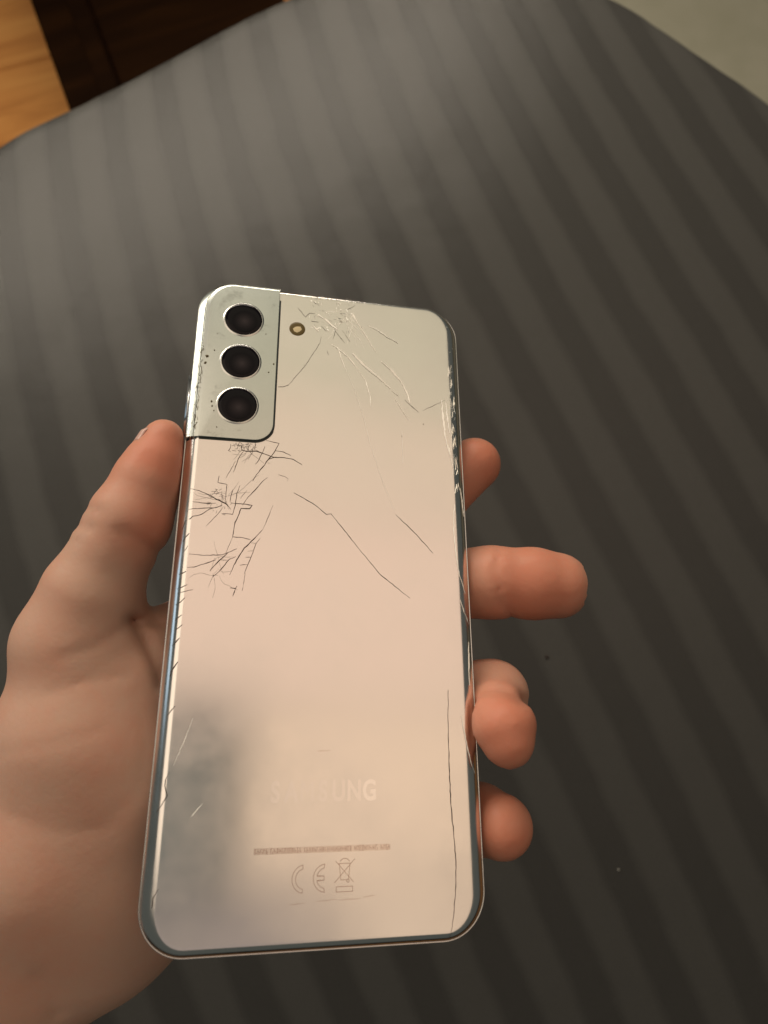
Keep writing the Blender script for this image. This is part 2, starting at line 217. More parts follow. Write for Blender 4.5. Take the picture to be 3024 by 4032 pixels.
M_lens_in = simple('lens_painted_glow', (.009, .007, .008), .12, 0, .12)  # soft glow at the lens centre is painted into this colour
_nt = M_lens_in.node_tree; _at = N(_nt, 'ShaderNodeAttribute', attribute_name='painted_glow')
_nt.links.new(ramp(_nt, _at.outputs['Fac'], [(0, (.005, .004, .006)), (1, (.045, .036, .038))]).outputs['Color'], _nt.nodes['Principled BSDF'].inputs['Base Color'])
M_ring = simple('lens_ring_metal', (.62, .63, .60), .25, 1)
M_black = simple('black_front_glass', (.01, .01, .012), .1)
M_crack = simple('dark_crack', (.055, .035, .022), .6)  # dark brown of the cracks themselves
M_crackl = simple('crack_glint', (.97, .94, .86), .48, .9)
M_print = simple('pale_print', (1.0, .97, .95), .2, 1)
M_smudge = simple('faint_print', (.34, .20, .14), .55)
M_nail = simple('nail', (.72, .45, .38), .25, 0, .5, Subsurface_Weight=.1, Subsurface_Scale=.002)
M_flash_rim = simple('flash_amber', (.13, .09, .025), .35, 0, .3)
M_flash = simple('flash_lens', (.75, .62, .36), .3, 0)
M_dirt = simple('dirt', (.10, .075, .03), .8)
M_crumb_d = simple('dark_crumb', (.03, .015, .01), .8)
M_crumb_w = simple('pale_crumb', (.6, .58, .5), .8)
M_rug = rug_mat()
M_floor = wood_mat('oak_plank', ((.44, .17, .04), (.62, .27, .07), (.72, .35, .10)), 0)
M_dark = wood_mat('dark_stained_wood', ((.005, .0017, .0004), (.008, .0028, .0006), (.013, .0046, .001)), 0, .6)
M_under = simple('floor_ground', (.05, .03, .015), .9)
M_tabletop = simple('table_board', (.3, .2, .12), .6)

# ------------------------------------------------------------------ floor, rug, cabinet
def box(name, c, s, mat, parent=None, bev=.0, rotz=0, smooth=False):
    bm = bmesh.new(); bmesh.ops.create_cube(bm, size=1)
    for v in bm.verts: v.co = Vector((v.co.x * s[0], v.co.y * s[1], v.co.z * s[2]))
    if bev: bmesh.ops.bevel(bm, geom=bm.edges[:], offset=bev, segments=2, affect='EDGES')
    me = bpy.data.meshes.new(name); bm.to_mesh(me); bm.free()
    o = link(name, me, mat, parent, smooth); o.location = c; o.rotation_euler = (0, 0, rotz)
    return o
fl = mesh('floor', [(-4, -4, -.024), (4, -4, -.024), (4, 5, -.024), (-4, 5, -.024)], [(0, 1, 2, 3)], M_under, None, False, False)
tag(fl, kind='structure')
ang = math.atan2(.30, .95)
rnd = random.Random(4)
pw, pl = .19, 1.6
dx, dy = math.cos(ang), math.sin(ang)
plank_mesh = None
for i in range(-9, 14):
    off = rnd.uniform(0, pl)
    for j in range(-3, 3):
        u = j * pl + off; v = i * pw
        x, y = u * dx - v * dy, u * dy + v * dx
        if not (-2.6 < x < 2.6 and -1.6 < y < 3.2): continue
        if plank_mesh is None:
            o = box('plank', (x, y, -.011), (pl - .0015, pw - .0015, .022), M_floor, None, .0012, ang); plank_mesh = o.data
            o.parent = fl
        else:
            o = bpy.data.objects.new('plank', plank_mesh); COL.objects.link(o); o.parent = fl
            o.location = (x, y, -.011); o.rotation_euler = (0, 0, ang)
rug = box('rug', (1.35, 1.35, .007), (2.5, 2.7, .014), M_rug, None, .004)
tag(rug, 'plain beige olive rug beyond the far right edge of the table', 'rug')
# low dark cabinet beyond the left rim: its left edge runs along (-.542,.96) -> (-.472,.78) at the height of its top
cab = bpy.data.objects.new('cabinet', None); COL.objects.link(cab)
dirv = Vector((-.792 + .676, 1.416 - 1.127, 0)).normalized(); side = Vector((dirv.y, -dirv.x, 0))
TOPZ = .30
k = (CAM_Z - TOPZ) / CAM_Z
p0 = Vector((-.676 * k, 1.127 * k, 0))
rz = math.atan2(dirv.y, dirv.x) - math.pi / 2
mid = p0 + dirv * .25
cab.location = (mid.x, mid.y, 0); cab.rotation_euler = (0, 0, rz)
def cabpart(name, cx, cy, z0, z1, sx, sy, bev=.003):
    return box(name, (cx, cy, (z0 + z1) / 2), (sx, sy, z1 - z0), M_dark, cab, bev)
WC, LC = .40, 1.1
cabpart('cabinet_body', WC / 2, 0, 0.03, TOPZ - .02, WC - .02, LC - .02)
cabpart('edge_rail', .045, 0, TOPZ - .0195, TOPZ, .09, LC, .004)
cabpart('top_panel', .09 + (WC - .09) / 2 + .001, 0, TOPZ - .0195, TOPZ - .006, WC - .092, LC)
cabpart('trim', .072, 0, TOPZ + .0002, TOPZ + .006, .03, LC - .002, .002)
for sx in (.04, WC - .04):
    for sy in (-LC / 2 + .05, LC / 2 - .05): cabpart('foot', sx, sy, 0.0, .0295, .05, .05)
tag(cab, 'low dark brown wooden cabinet behind the far left rim of the table', 'cabinet')

# ------------------------------------------------------------------ table
rim = [(-.32, .409), (-.267, .443), (-.211, .477), (-.136, .527), (-.087, .556), (-.01, .588), (.065, .597), (.135, .586), (.202, .557), (.24, .527), (.283, .489), (.326, .45),
       (.395, .37), (.45, .26), (.475, .12), (.47, -.03), (.42, -.18), (.33, -.30), (.18, -.38), (0, -.405), (-.18, -.38), (-.33, -.30), (-.43, -.18), (-.485, -.03), (-.485, .12), (-.45, .25), (-.395, .33)]
def catmull(P, n):
    P = np.array(P); out = []
    for i in range(len(P)):
        a, b, c, d = P[i - 1], P[i], P[(i + 1) % len(P)], P[(i + 2) % len(P)]
        for t in np.arange(n) / n:
            out.append(.5 * (2 * b + (c - a) * t + (2 * a - 5 * b + 4 * c - d) * t * t + (3 * b - a - 3 * c + d) * t ** 3))
    return np.array(out)
rc = catmull(rim, 16)
for _ in range(3): rc = (np.roll(rc, 1, 0) + rc + np.roll(rc, -1, 0)) / 3
nR = len(rc); cen = np.array([0, .1])
tbl = bpy.data.objects.new('table', None); COL.objects.link(tbl); tbl.location = (0, .1, 0)
tag(tbl, 'rounded dining table under a grey striped cloth, below the hand', 'table')
tv = []; tf = []
for z, s in ((TABLE_Z - .004, .985), (TABLE_Z - .026, .985)): tv += [((p[0] - cen[0]) * s, (p[1] - cen[1]) * s, z) for p in rc]
tf = [list(range(nR)), list(range(2 * nR - 1, nR - 1, -1))] + [(i, nR + i, nR + (i + 1) % nR, (i + 1) % nR) for i in range(nR)]
mesh('tabletop', tv, tf, M_tabletop, tbl, False, False)
for sx, sy in ((-.28, -.2), (.28, -.2), (-.24, .26), (.2, .3)):
    box('leg', (sx, sy, (TABLE_Z - .028) / 2), (.045, .045, TABLE_Z - .028), M_tabletop, tbl, .004)
# cloth: rings from the centre to the rim, over the edge and down in soft folds
SH = .994
levels = list(np.linspace(00.02, .994, 60))
V = [(cen[0], cen[1], TABLE_Z)]; F = []
rr = np.random.RandomState(3)
thn = np.arange(nR) / nR * 2 * math.pi
fold = sum(rr.uniform(.3, 1) * np.sin(thn * k_ + rr.uniform(0, 6)) for k_ in (23, 31, 42, 57, 71)) / 3
for s in levels:
    for p in rc: q = cen + (p - cen) * s; V.append((q[0], q[1], TABLE_Z))
for a in (20, 45, 70, 90):
    r_ = .006
    for i, p in enumerate(rc):
        d = (p - cen) / np.linalg.norm(p - cen)
        q = cen + (p - cen) * SH + d * r_ * math.sin(math.radians(a)) + d * fold[i] * .0009 * (a / 90)
        V.append((q[0], q[1], TABLE_Z - r_ * (1 - math.cos(math.radians(a)))))
for dz in (.02, .05, .1, .16, .22):
    for i, p in enumerate(rc):
        d = (p - cen) / np.linalg.norm(p - cen)
        q = cen + (p - cen) * SH + d * (.006 + fold[i] * .0009 - dz * .10 + fold[i] * .07 * dz)
        V.append((q[0], q[1], TABLE_Z - .006 - dz))
nl = len(levels) + 9
F += [(0, 1 + i, 1 + (i + 1) % nR) for i in range(nR)]
for l in range(nl - 1):
    for i in range(nR):
        a, b = 1 + l * nR + i, 1 + l * nR + (i + 1) % nR
        F.append((a, a + nR, b + nR, b))
cloth = mesh('tablecloth', V, F, M_cloth, None, True, False)
va = np.array(V); x, y = va[:, 0], va[:, 1] - .2
u = np.zeros(len(va)); n_ = 0
xs = np.clip(x, -.42, .42); ys = np.clip(y, -.62, .42)
for i in range(4):
    for j in range(4 - i): u += STRIPE[n_] * xs ** i * ys ** j; n_ += 1
at = cloth.data.attributes.new('stripe', 'FLOAT', 'POINT'); at.data.foreach_set('value', u.astype(np.float32))
tag(cloth, 'grey brown tablecloth with broad tonal satin stripes, covering the whole table', 'tablecloth')
for nm, (cx, cy), m_, lb in (('crumb', CRUMBS[0], M_crumb_d, 'tiny dark crumb on the striped cloth right of the ring finger'), ('lint', CRUMBS[1], M_crumb_w, 'tiny pale speck of lint on the cloth at lower right')):
    bm = bmesh.new(); bmesh.ops.create_icosphere(bm, subdivisions=2, radius=.0011 if nm == 'crumb' else .00055)
    r2 = random.Random(9)
    for v in bm.verts: v.co *= r2.uniform(.7, 1.25)
    me = bpy.data.meshes.new(nm); bm.to_mesh(me); bm.free()
    o = link(nm, me, m_); o.location = (cx, cy, TABLE_Z + .0007); tag(o, lb, 'speck')

# ------------------------------------------------------------------ phone
phone = bpy.data.objects.new('smartphone', None); COL.objects.link(phone)
Mp = Matrix(RPW).to_4x4(); Mp.translation = TPW
phone.matrix_world = Mp
tag(phone, 'silver smartphone with cracked back and three cameras, held face down in the hand', 'smartphone')
HW, HH, RC = 37.8, 83.3, 10.0
def outline(hw, hh, r, n=14, exp=2.25):
    pts, nr = [], []
    for cx, cy, a0 in ((hw - r, hh - r, 0), (-hw + r, hh - r, 90), (-hw + r, -hh + r, 180), (hw - r, -hh + r, 270)):
        for k_ in range(n + 1):
            a = math.radians(a0 + 90 * k_ / n); pts.append((cx + r * math.cos(a), cy + r * math.sin(a))); nr.append((math.cos(a), math.sin(a)))
    P, Q = [], []
    for i in range(len(pts)):   # subdivide the straight sides
        a, b = pts[i], pts[(i + 1) % len(pts)]; L = math.hypot(b[0] - a[0], b[1] - a[1]); m_ = max(1, int(L / 5))
        for k_ in range(m_):
            t = k_ / m_; P.append((a[0] + (b[0] - a[0]) * t, a[1] + (b[1] - a[1]) * t)); Q.append((nr[i][0] * (1 - t) + nr[(i + 1) % len(pts)][0] * t, nr[i][1] * (1 - t) + nr[(i + 1) % len(pts)][1] * t))
    return np.array(P), np.array(Q)
OP, ON = outline(HW, HH, RC)
def loft(name, rings, mat, parent, cap0=True, cap1=False):
    n = len(rings[0]); v = [tuple(p) for r_ in rings for p in r_]; f = []
    for l in range(len(rings) - 1):
        for i in range(n): a, b = l * n + i, l * n + (i + 1) % n; f.append((a, a + n, b + n, b))
    if cap0: f.append(tuple(range(n)))
    if cap1: f.append(tuple(range(len(rings) * n - 1, (len(rings) - 1) * n - 1, -1)))
    return mesh(name, v, f, mat, parent)
def ring(ix, iy, z, P=OP, Nn=ON): return [(p[0] - ix * q[0], p[1] - iy * q[1], z) for p, q in zip(P, Nn)]
rings = [ring(5.2, 3.6, 0), ring(4.2, 2.7, 0)]
for t in np.linspace(0, 1, 14): rings.append(ring(.12 + 3.6 * (1 - t), .12 + 2.1 * (1 - t), -2.5 * t ** 2))
back = loft('back_panel', rings, M_back, phone)
fr = [ring(.3, .3, -2.6), ring(.08, .08, -2.46), ring(-.02, -.02, -2.44), ring(-.1, -.1, -2.5), ring(-.15, -.15, -2.75), ring(-.1, -.1, -4.2), ring(0, 0, -5.8), ring(.15, .15, -6.3), ring(.7, .6, -6.7)]
loft('frame', fr, M_frame, phone, False, False)
loft('front_glass', [ring(.75, .65, -6.6), ring(.8, .7, -7.0), ring(1.4, 1.2, -7.6), ring(2.6, 2.2, -7.8)], M_black, phone, False, True)

def bz(x, y):
    def s(d, W): return -2.5 * min(1, max(0, 1 - d / W)) ** 2
    return min(s(37.68 - abs(x), 3.6), s(83.18 - abs(y), 2.1))
# camera island
IX, IY, IR = -15.35, 33.9, 5.0
ip, iq, outer = [], [], []
for p, q in zip(OP, ON):
    if p[0] < IX and p[1] > IY: ip.append(tuple(p)); iq.append(tuple(q)); outer.append(1)
# order: start at top edge near IX, go left over the corner, down to IY, then the inner border back
top_start = (IX, HH); side_end = (-HW, IY)
ip = [top_start] + ip + [side_end]; iq = [(0, 1)] + iq + [(-1, 0)]; outer = [1] + outer + [1]
inner = []
for x_ in np.linspace(-HW + .1, IX - IR, 5): inner.append(((x_, IY), (0, -1)))
for k_ in range(1, 13):
    a = math.radians(-90 + 90 * k_ / 12); inner.append(((IX - IR + IR * math.cos(a), IY + IR + IR * math.sin(a)), (math.cos(a), math.sin(a))))
for y_ in np.linspace(IY + IR + 3, HH - .1, 10): inner.append(((IX, y_), (1, 0)))
ni = len(inner)
allp = list(zip(ip, iq, outer)) + [(p, q, 0) for p, q in inner]
TOP = .62
def iring(ox, oy, z, inn, zi):
    out = []
    for (p, q, o_) in allp:
        if o_:
            x_, y_ = p[0] - ox * q[0], p[1] - oy * q[1]
            if abs(p[0] - IX) < 1e-6: x_ = p[0] - inn
            if abs(p[1] - IY) < 1e-6: y_ = p[1] + inn
            out.append((x_, y_, z))
        else:
            x_, y_ = p[0] - inn * q[0], p[1] - inn * q[1]
            x_ = max(x_, -HW + ox); y_ = min(y_, HH - oy)
            out.append((x_, y_, zi if (x_ > -HW + ox + .2 and y_ < HH - oy - .2) else z))
    return out
irs = [iring(3.5, 1.9, TOP, .12, TOP), iring(3.3, 1.6, TOP - .04, .0, TOP - .08), iring(2.35, 1.15, .36, 0, .3), iring(2.2, 1.1, .2, 0, .2), iring(2.05, 1.05, .27, 0, .1), iring(.95, .5, -.22, 0, -.3), iring(.25, .15, -.75, 0, -.6), iring(.0, 0, -1.5, 0, -.9), iring(-.08, -.08, -3.2, 0, -1.2), iring(-.08, -.08, -4.3, 0, -1.4)]
island = loft('camera_island', irs, M_island, phone)
island.data.polygons.foreach_set('use_smooth', [False] * len(island.data.polygons))
bpy_mod = island.modifiers.new('bevel', 'BEVEL'); bpy_mod.width = .00025; bpy_mod.segments = 3; bpy_mod.limit_method = 'ANGLE'; bpy_mod.angle_limit = math.radians(25); bpy_mod.harden_normals = True
island.data.polygons.foreach_set('use_smooth', [True] * len(island.data.polygons))
# dark groove around the island's inner border, lying just on the back glass
gv, gf = [], []
gl = [((-HW + .25, IY), (0, -1))] + [((x_, IY), (0, -1)) for x_ in (-36.9, -36, -35, -34)] + inner[1:-1] + [((IX, HH - .6), (1, 0))]
for (p, q) in gl:
    for d_, up in ((-.3, .03), (.55 if q[1] < -.3 else .42, .03)):
        X_, Y_ = p[0] + q[0] * d_, p[1] + q[1] * d_; gv.append((X_, Y_, bz(X_, Y_) + up))
for i in range(len(gl) - 1): gf.append((2 * i, 2 * i + 1, 2 * i + 3, 2 * i + 2))
mesh('seam', gv, gf, M_gap, back, False)

def lathe(name, prof, c, mat, parent, n=48, cap=False):
    v, f = [], []
    for r_, z in prof:
        for k_ in range(n): a = 2 * math.pi * k_ / n; v.append((c[0] + r_ * math.cos(a), c[1] + r_ * math.sin(a), z))
    for l in range(len(prof) - 1):
        for k_ in range(n): a, b = l * n + k_, l * n + (k_ + 1) % n; f.append((a, b, b + n, a + n))
    if cap: f.append(tuple(range((len(prof) - 1) * n, len(prof) * n)))
    return mesh(name, v, f, mat, parent)
for cy in (70.6, 57.1, 43.7):
    c = (-25.0, cy)
    r1 = lathe('lens_ring', [(5.6, TOP + .004), (5.25, TOP + .18), (5.15, TOP + .2), (5.08, TOP + .17)], c, M_ring, island)
    lathe('lens_glass', [(5.10, TOP + .21), (5.0, TOP + .26), (4.2, TOP + .36), (2.8, TOP + .42), (1.2, TOP + .44), (.2, TOP + .44)], c, M_lens, island, cap=True)
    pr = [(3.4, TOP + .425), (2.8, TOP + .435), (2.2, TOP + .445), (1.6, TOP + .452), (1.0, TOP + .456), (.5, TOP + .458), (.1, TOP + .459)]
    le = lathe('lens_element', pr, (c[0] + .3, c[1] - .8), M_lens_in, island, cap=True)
    tn = le.data.attributes.new('painted_glow', 'FLOAT', 'POINT'); tn.data.foreach_set('value', np.repeat([max(0., 1 - r_ / 3.4) ** 1.6 for r_, _ in pr], 48).astype(np.float32))  # painted glow: lightest at the centre, fading to the rim
fc = (-10.05, 69.8)
lathe('flash_surround', [(2.25, .02), (2.2, .05), (1.5, .045), (1.1, .05), (.2, .05)], fc, M_flash_rim, back, cap=True)
fv = []; rf = random.Random(2)
for k_ in range(8): a = 2 * math.pi * k_ / 8; r_ = 1.15 * rf.uniform(.75, 1.15); fv.append((fc[0] + r_ * math.cos(a), fc[1] - .1 + r_ * math.sin(a), .07))
mesh('flash_lens', fv + [(fc[0], fc[1], .2)], [(i, (i + 1) % 8, 8) for i in range(8)], M_flash, back)
# volume button on the left edge, close to the island
box_v = bmesh.new(); bmesh.ops.create_cube(box_v, size=1)
for v in box_v.verts: v.co = Vector((v.co.x * .0012, v.co.y * .0185, v.co.z * .0022))
bmesh.ops.bevel(box_v, geom=box_v.edges[:], offset=.0004, segments=3, affect='EDGES')
me = bpy.data.meshes.new('volume_button'); box_v.to_mesh(me); box_v.free()
vb = link('volume_button', me, M_frame, phone); vb.location = (-.0382, .0452, -.0045)
mesh('antenna_band', [(27.3, -HH - .03, -2.8), (28.4, -HH - .03, -2.8), (28.4, -HH - .03, -6), (27.3, -HH - .03, -6)], [(0, 1, 2, 3)], M_gap, phone, False)

# cracks: slivers lying on the back glass
def ribbon(pts, wd, lift, seed, zf=bz, facet=False):
    P = [np.array(p, float) for p in pts]; rg = random.Random(seed); Q = []
    for a, b in zip(P[:-1], P[1:]):
        L = np.linalg.norm(b - a); m_ = max(1, int(L / .7))
        for k_ in range(m_):
            q = a + (b - a) * k_ / m_
            if k_: q = q + np.array([rg.uniform(-1, 1), rg.uniform(-1, 1)]) * .07
            Q.append(q)
    Q.append(P[-1]); v, f = [], []
    for i, q in enumerate(Q):
        d = Q[min(i + 1, len(Q) - 1)] - Q[max(i - 1, 0)]; d = d / (np.linalg.norm(d) + 1e-9); nn = np.array([-d[1], d[0]])
        t = i / (len(Q) - 1); wv = wd * .5 * (.25 + .75 * math.sin(math.pi * min(max(t, .06), .94)) ** .6) * rg.uniform(.6, 1.2)
        for s in (-1, 1):
            e = q + nn * wv * s; e[0] = min(37.6, max(-37.6, e[0])); e[1] = min(83.1, max(-83.1, e[1]))
            dz = (.30 * (e[0] - q[0]) - .295 * (e[1] - q[1])) if facet else 0
            v.append((e[0], e[1], (zf(q[0], q[1]) if facet else zf(e[0], e[1])) + lift + dz))
    for i in range(len(Q) - 1): f.append((2 * i, 2 * i + 1, 2 * i + 3, 2 * i + 2))
    return v, f
for i, (wd, pts) in enumerate(DARK_CRACKS):
    v, f = ribbon(pts, wd, .05, i); mesh('crack', v, f, M_crack, back, False)
for i, (wd, pts) in enumerate(BRIGHT_CRACKS):
    v, f = ribbon(pts, wd, .10, 500 + i, facet=True); mesh('bright_crack', v, f, M_crackl, back, False)
# hairline branches running out of the two impact points
rgh = random.Random(77)
for (cx_, cy_, n_, l0, l1) in ((-27.6, 17.4, 10, 3, 9), (-26.8, -2.2, 7, 3, 9), (-20.5, 32.6, 8, 2, 8), (4, 76, 9, 4, 13)):
    for q in range(n_):
        a = rgh.uniform(0, 2 * math.pi) if cy_ < 30 else rgh.uniform(-2.6, -.5); L = rgh.uniform(l0, l1); p = [cx_ + rgh.gauss(0, 1.2), cy_ + rgh.gauss(0, .7)]; pts = [tuple(p)]
        for k_ in range(5):
            a += rgh.gauss(0, .25); p = [p[0] + math.cos(a) * L / 5, p[1] + math.sin(a) * L / 5]; pts.append(tuple(p))
        if min(p_[0] for p_ in pts) < -37.3 or (min(p_[1] for p_ in pts) < 34.5 < max(p_[1] for p_ in pts) and cx_ < -15) : continue
        v, f = ribbon(pts, .06 if cy_ < 70 else .12, .045, 900 + q + int(cy_)); mesh('crack' if cy_ < 70 else 'bright_crack', v, f, M_crack if cy_ < 70 else M_crackl, back, False)
# crushed zone by the top edge: many splinters, light and dark
def splinters(name, mat, seed, n, gen, zf=bz, lift=.06, parent=back):
    rg = random.Random(seed); V, F = [], []
    for _ in range(n):
        x_, y_, a, L, wd = gen(rg)
        d = (math.cos(a), math.sin(a)); b = len(V)
        for s, t in ((-1, -1), (1, -1), (1, 1), (-1, 1)):
            e = (x_ + d[0] * L * s / 2 - d[1] * wd * t / 2 * rg.uniform(.3, 1), y_ + d[1] * L * s / 2 + d[0] * wd * t / 2 * rg.uniform(.3, 1))
            dz = (.30 * (e[0] - x_) - .295 * (e[1] - y_)) * rg.uniform(.3, 1.5) if mat is M_crackl else 0
            V.append((e[0], e[1], zf(e[0], e[1]) + lift + dz + (.05 if mat is M_crackl else 0)))
        F.append((b, b + 1, b + 2, b + 3))
    o = mesh(name, V, F, mat, parent, False); o['kind'] = 'stuff'; return o
def crushed(rg):
    t = rg.random(); x_ = -9 + 17 * rg.random() * (1 - .3 * t); y_ = 82.3 - 12 * t ** 1.6
    x_ = x_ + t * 3
    return x_, y_, rg.gauss(-.8, .45), rg.uniform(.3, 1.5), rg.uniform(.05, .2)
splinters('glass_splinters', M_crackl, 5, 70, crushed)
splinters('dark_splinters', M_crack, 6, 34, lambda rg: (lambda r_: (r_[0], r_[1], r_[2], r_[3] * .8, r_[4] * .5))(crushed(rg)), lift=.055)
splinters('dark_splinters', M_crack, 16, 40, lambda rg: (rg.uniform(-25.5, -19.5), 33.1 - abs(rg.gauss(0, 1.1)), rg.uniform(0, 3.1), rg.uniform(.3, 1.1), rg.uniform(.07, .16)), lift=.055)
splinters('dark_splinters', M_crack, 17, 26, lambda rg: (rg.gauss(-27.5, 1.6), rg.gauss(16.5, 1.8), rg.uniform(0, 3.1), rg.uniform(.3, 1.2), rg.uniform(.07, .15)), lift=.055)
def edge_scr(rg):
    y_ = rg.uniform(25, 62); return 34.6 + rg.uniform(-.5, 1.1), y_, math.pi / 2 + rg.gauss(0, .06), rg.uniform(.8, 5), rg.uniform(.03, .09)
splinters('edge_scratches', M_crackl, 8, 45, edge_scr)
splinters('edge_scratches', M_crackl, 9, 7, lambda rg: (rg.uniform(33.6, 36.4), rg.uniform(62, 76), rg.uniform(0, 3), rg.uniform(.2, .5), rg.uniform(.06, .15)))
# wear on the island and its left flank
splinters('scuffs', M_dirt, 11, 60, lambda rg: (rg.uniform(-36.4, -34.9), rg.uniform(36, 62), math.pi / 2 + rg.gauss(0, .5), rg.uniform(.3, 1.5), rg.uniform(.06, .2)),
          zf=lambda x_, y_: .27 - (abs(x_) - 35.75) * .44 if abs(x_) > 35.75 else .32 + (35.75 - abs(x_)) * .22, lift=.06, parent=island)
for x_, y_, s in SPECKS:
    on_isl = x_ < IX and y_ > IY
    rg = random.Random(int(x_ * 77)); k0 = 7; z = (TOP + .02) if on_isl else bz(x_, y_) + .04
    if on_isl and x_ < -34.4: x_ = -34.2
    vv = [(x_ + s * rg.uniform(.5, 1.2) * math.cos(2 * math.pi * k_ / k0), y_ + s * 1.2 * rg.uniform(.5, 1.2) * math.sin(2 * math.pi * k_ / k0), z) for k_ in range(k0)] + [(x_, y_, z + s * .4)]
    mesh('dirt_fleck', vv, [(i, (i + 1) % k0, k0) for i in range(k0)], M_dirt, island if on_isl else back, False)

# printed marks
def letter(ch, x_, y_, size, mat, name='letter'):
    cu = bpy.data.curves.new('letter', 'FONT'); cu.body = ch; cu.size = size; cu.align_x = 'CENTER'; cu.align_y = 'CENTER'; cu.offset = size * (0 if ch == 'M' else .03); cu.resolution_u = 6
    tmp = bpy.data.objects.new('tmp', cu); COL.objects.link(tmp)
    dg = bpy.context.evaluated_depsgraph_get(); me = bpy.data.meshes.new_from_object(tmp.evaluated_get(dg))
    bpy.data.objects.remove(tmp); 
    for v in me.vertices: v.co = (v.co.x * .74 + x_, v.co.y + y_, 0.035)
    for v in me.vertices: v.co *= .001
    me.materials.clear()
    return link(name, me, mat, back, False)
def alpha_copy(m_, a):
    c = m_.copy(); c.node_tree.nodes['Principled BSDF'].inputs['Alpha'].default_value = a; return c
fade = {0: .945, 1: .905, 2: .888, 3: .885, 4: .89, 5: .915, 6: .985}
for i, ch in enumerate('SAMSUNG'):
    k_ = fade[i]; letter(ch, -10.7 + i * 3.56, -51.9, 6.0, simple('pale_print', (k_ + .02, k_ - .01, k_ - .04), .2, 1))
M_pr = simple('worn_print', (.80, .73, .67), .2, 1); M_ln = simple('faint_print', (.60, .47, .39), .25, 1)
M_stk = simple('worn_strip', (.82, .75, .69), .2, 1)
# a line of small print, too worn to read
rg = random.Random(12); V, F = [], []; x_ = -14.6
while x_ < 15:
    wd = rg.uniform(.18, .42); h = rg.uniform(.8, 1.25); yy = -63.55
    if rg.random() < .12: x_ += .5
    for (a, b, c_, d_) in ((x_, yy - h / 2, .14, h), (x_, yy + (h / 2 - .14 if rg.random() < .5 else -.07), wd, .14), (x_ + wd, yy - h / 2, .12, h * rg.choice((.5, 1)))):
        k_ = len(V); V += [(a, b, .035), (a + c_, b, .035), (a + c_, b + d_, .035), (a, b + d_, .035)]; F.append((k_, k_ + 1, k_ + 2, k_ + 3))
    x_ += wd + rg.uniform(.22, .34)
o = mesh('small_print', V, F, M_ln, back, False); o['kind'] = 'stuff'
V = [(-14.8, -64.2, .03), (15.1, -64.2, .03), (15.1, -62.9, .03), (-14.8, -62.9, .03)]
mesh('worn_print_strip', V, [(0, 1, 2, 3)], M_stk, back, False)
def flat(x_, y_): return 0.0
def line(name, pts, wd, mat):
    v, f = [], []
    for a, b in zip(pts[:-1], pts[1:]):
        a, b = np.array(a), np.array(b); d = b - a; L = np.linalg.norm(d); d = d / L; nn = np.array([-d[1], d[0]]) * wd / 2; k_ = len(v)
        for q in (a - d * wd * .3 - nn, a - d * wd * .3 + nn, b + d * wd * .3 + nn, b + d * wd * .3 - nn): v.append((q[0], q[1], .038))
        f.append((k_, k_ + 3, k_ + 2, k_ + 1))
    return v, f
def mark(name, lines, wd=.13):
    V, F = [], []
    for l in lines:
        v, f = line('', l, wd, None); k_ = len(V); V += v; F += [tuple(i + k_ for i in q) for q in f]
    return mesh(name, V, F, M_ln, back, False)
def arc(cx, cy, r_, a0, a1, n=16): return [(cx + r_ * math.cos(math.radians(a0 + (a1 - a0) * i / n)), cy + r_ * math.sin(math.radians(a0 + (a1 - a0) * i / n))) for i in range(n + 1)]
cy = -69.2
C_ = arc(-3.6, cy, 2.75, 100, 260); Ci = arc(-3.6, cy, 2.0, 258, 102)
mark('ce_letter_c', [C_ + Ci + [C_[0]]])
E_ = arc(1.0, cy, 2.75, 96, 264); Ei = arc(1.0, cy, 2.0, 258, 195) ; Ei2 = arc(1.0, cy, 2.0, 165, 102)
mark('ce_letter_e', [E_ + Ei + [(.6, cy - .4), (.6, cy + .4)] + Ei2 + [E_[0]], [(-.9, cy + .4), (.6, cy + .4)], [(-.9, cy - .4), (.6, cy - .4)]])
bx, by = 5.1, -68.0
mark('bin_symbol', [[(bx - 1.35, by + 1.5), (bx + 1.35, by + 1.5)], arc(bx, by + 1.3, 1.2, 30, 150, 8), [(bx - 1.2, by + 1.5), (bx - .85, by - 1.7), (bx + .85, by - 1.7), (bx + 1.2, by + 1.5)],
                    [(bx - 2.0, by + 2.0), (bx + 2.0, by - 2.2)], [(bx + 2.2, by + 2.3), (bx - 2.2, by - 2.2)], arc(bx + .75, by - 1.9, .3, 0, 360, 8)])
mark('bin_bar', [[(bx - 1.8, by - 3.0), (bx + 1.8, by - 3.0), (bx + 1.8, by - 4.0), (bx - 1.8, by - 4.0), (bx - 1.8, by - 3.0)]])
for sx, sy, L in ((-7, -74.0, 3.5), (-1, -73.6, 4.5), (4, -73.6, 4.6), (9.2, -73.2, 2.6), (-1.5, -43.2, 3)):
    v, f = ribbon([(sx, sy), (sx + L, sy + .2)], .26, .03, int(sx * 9 + 90)); mesh('scratch', v, f, M_pr, back, False)

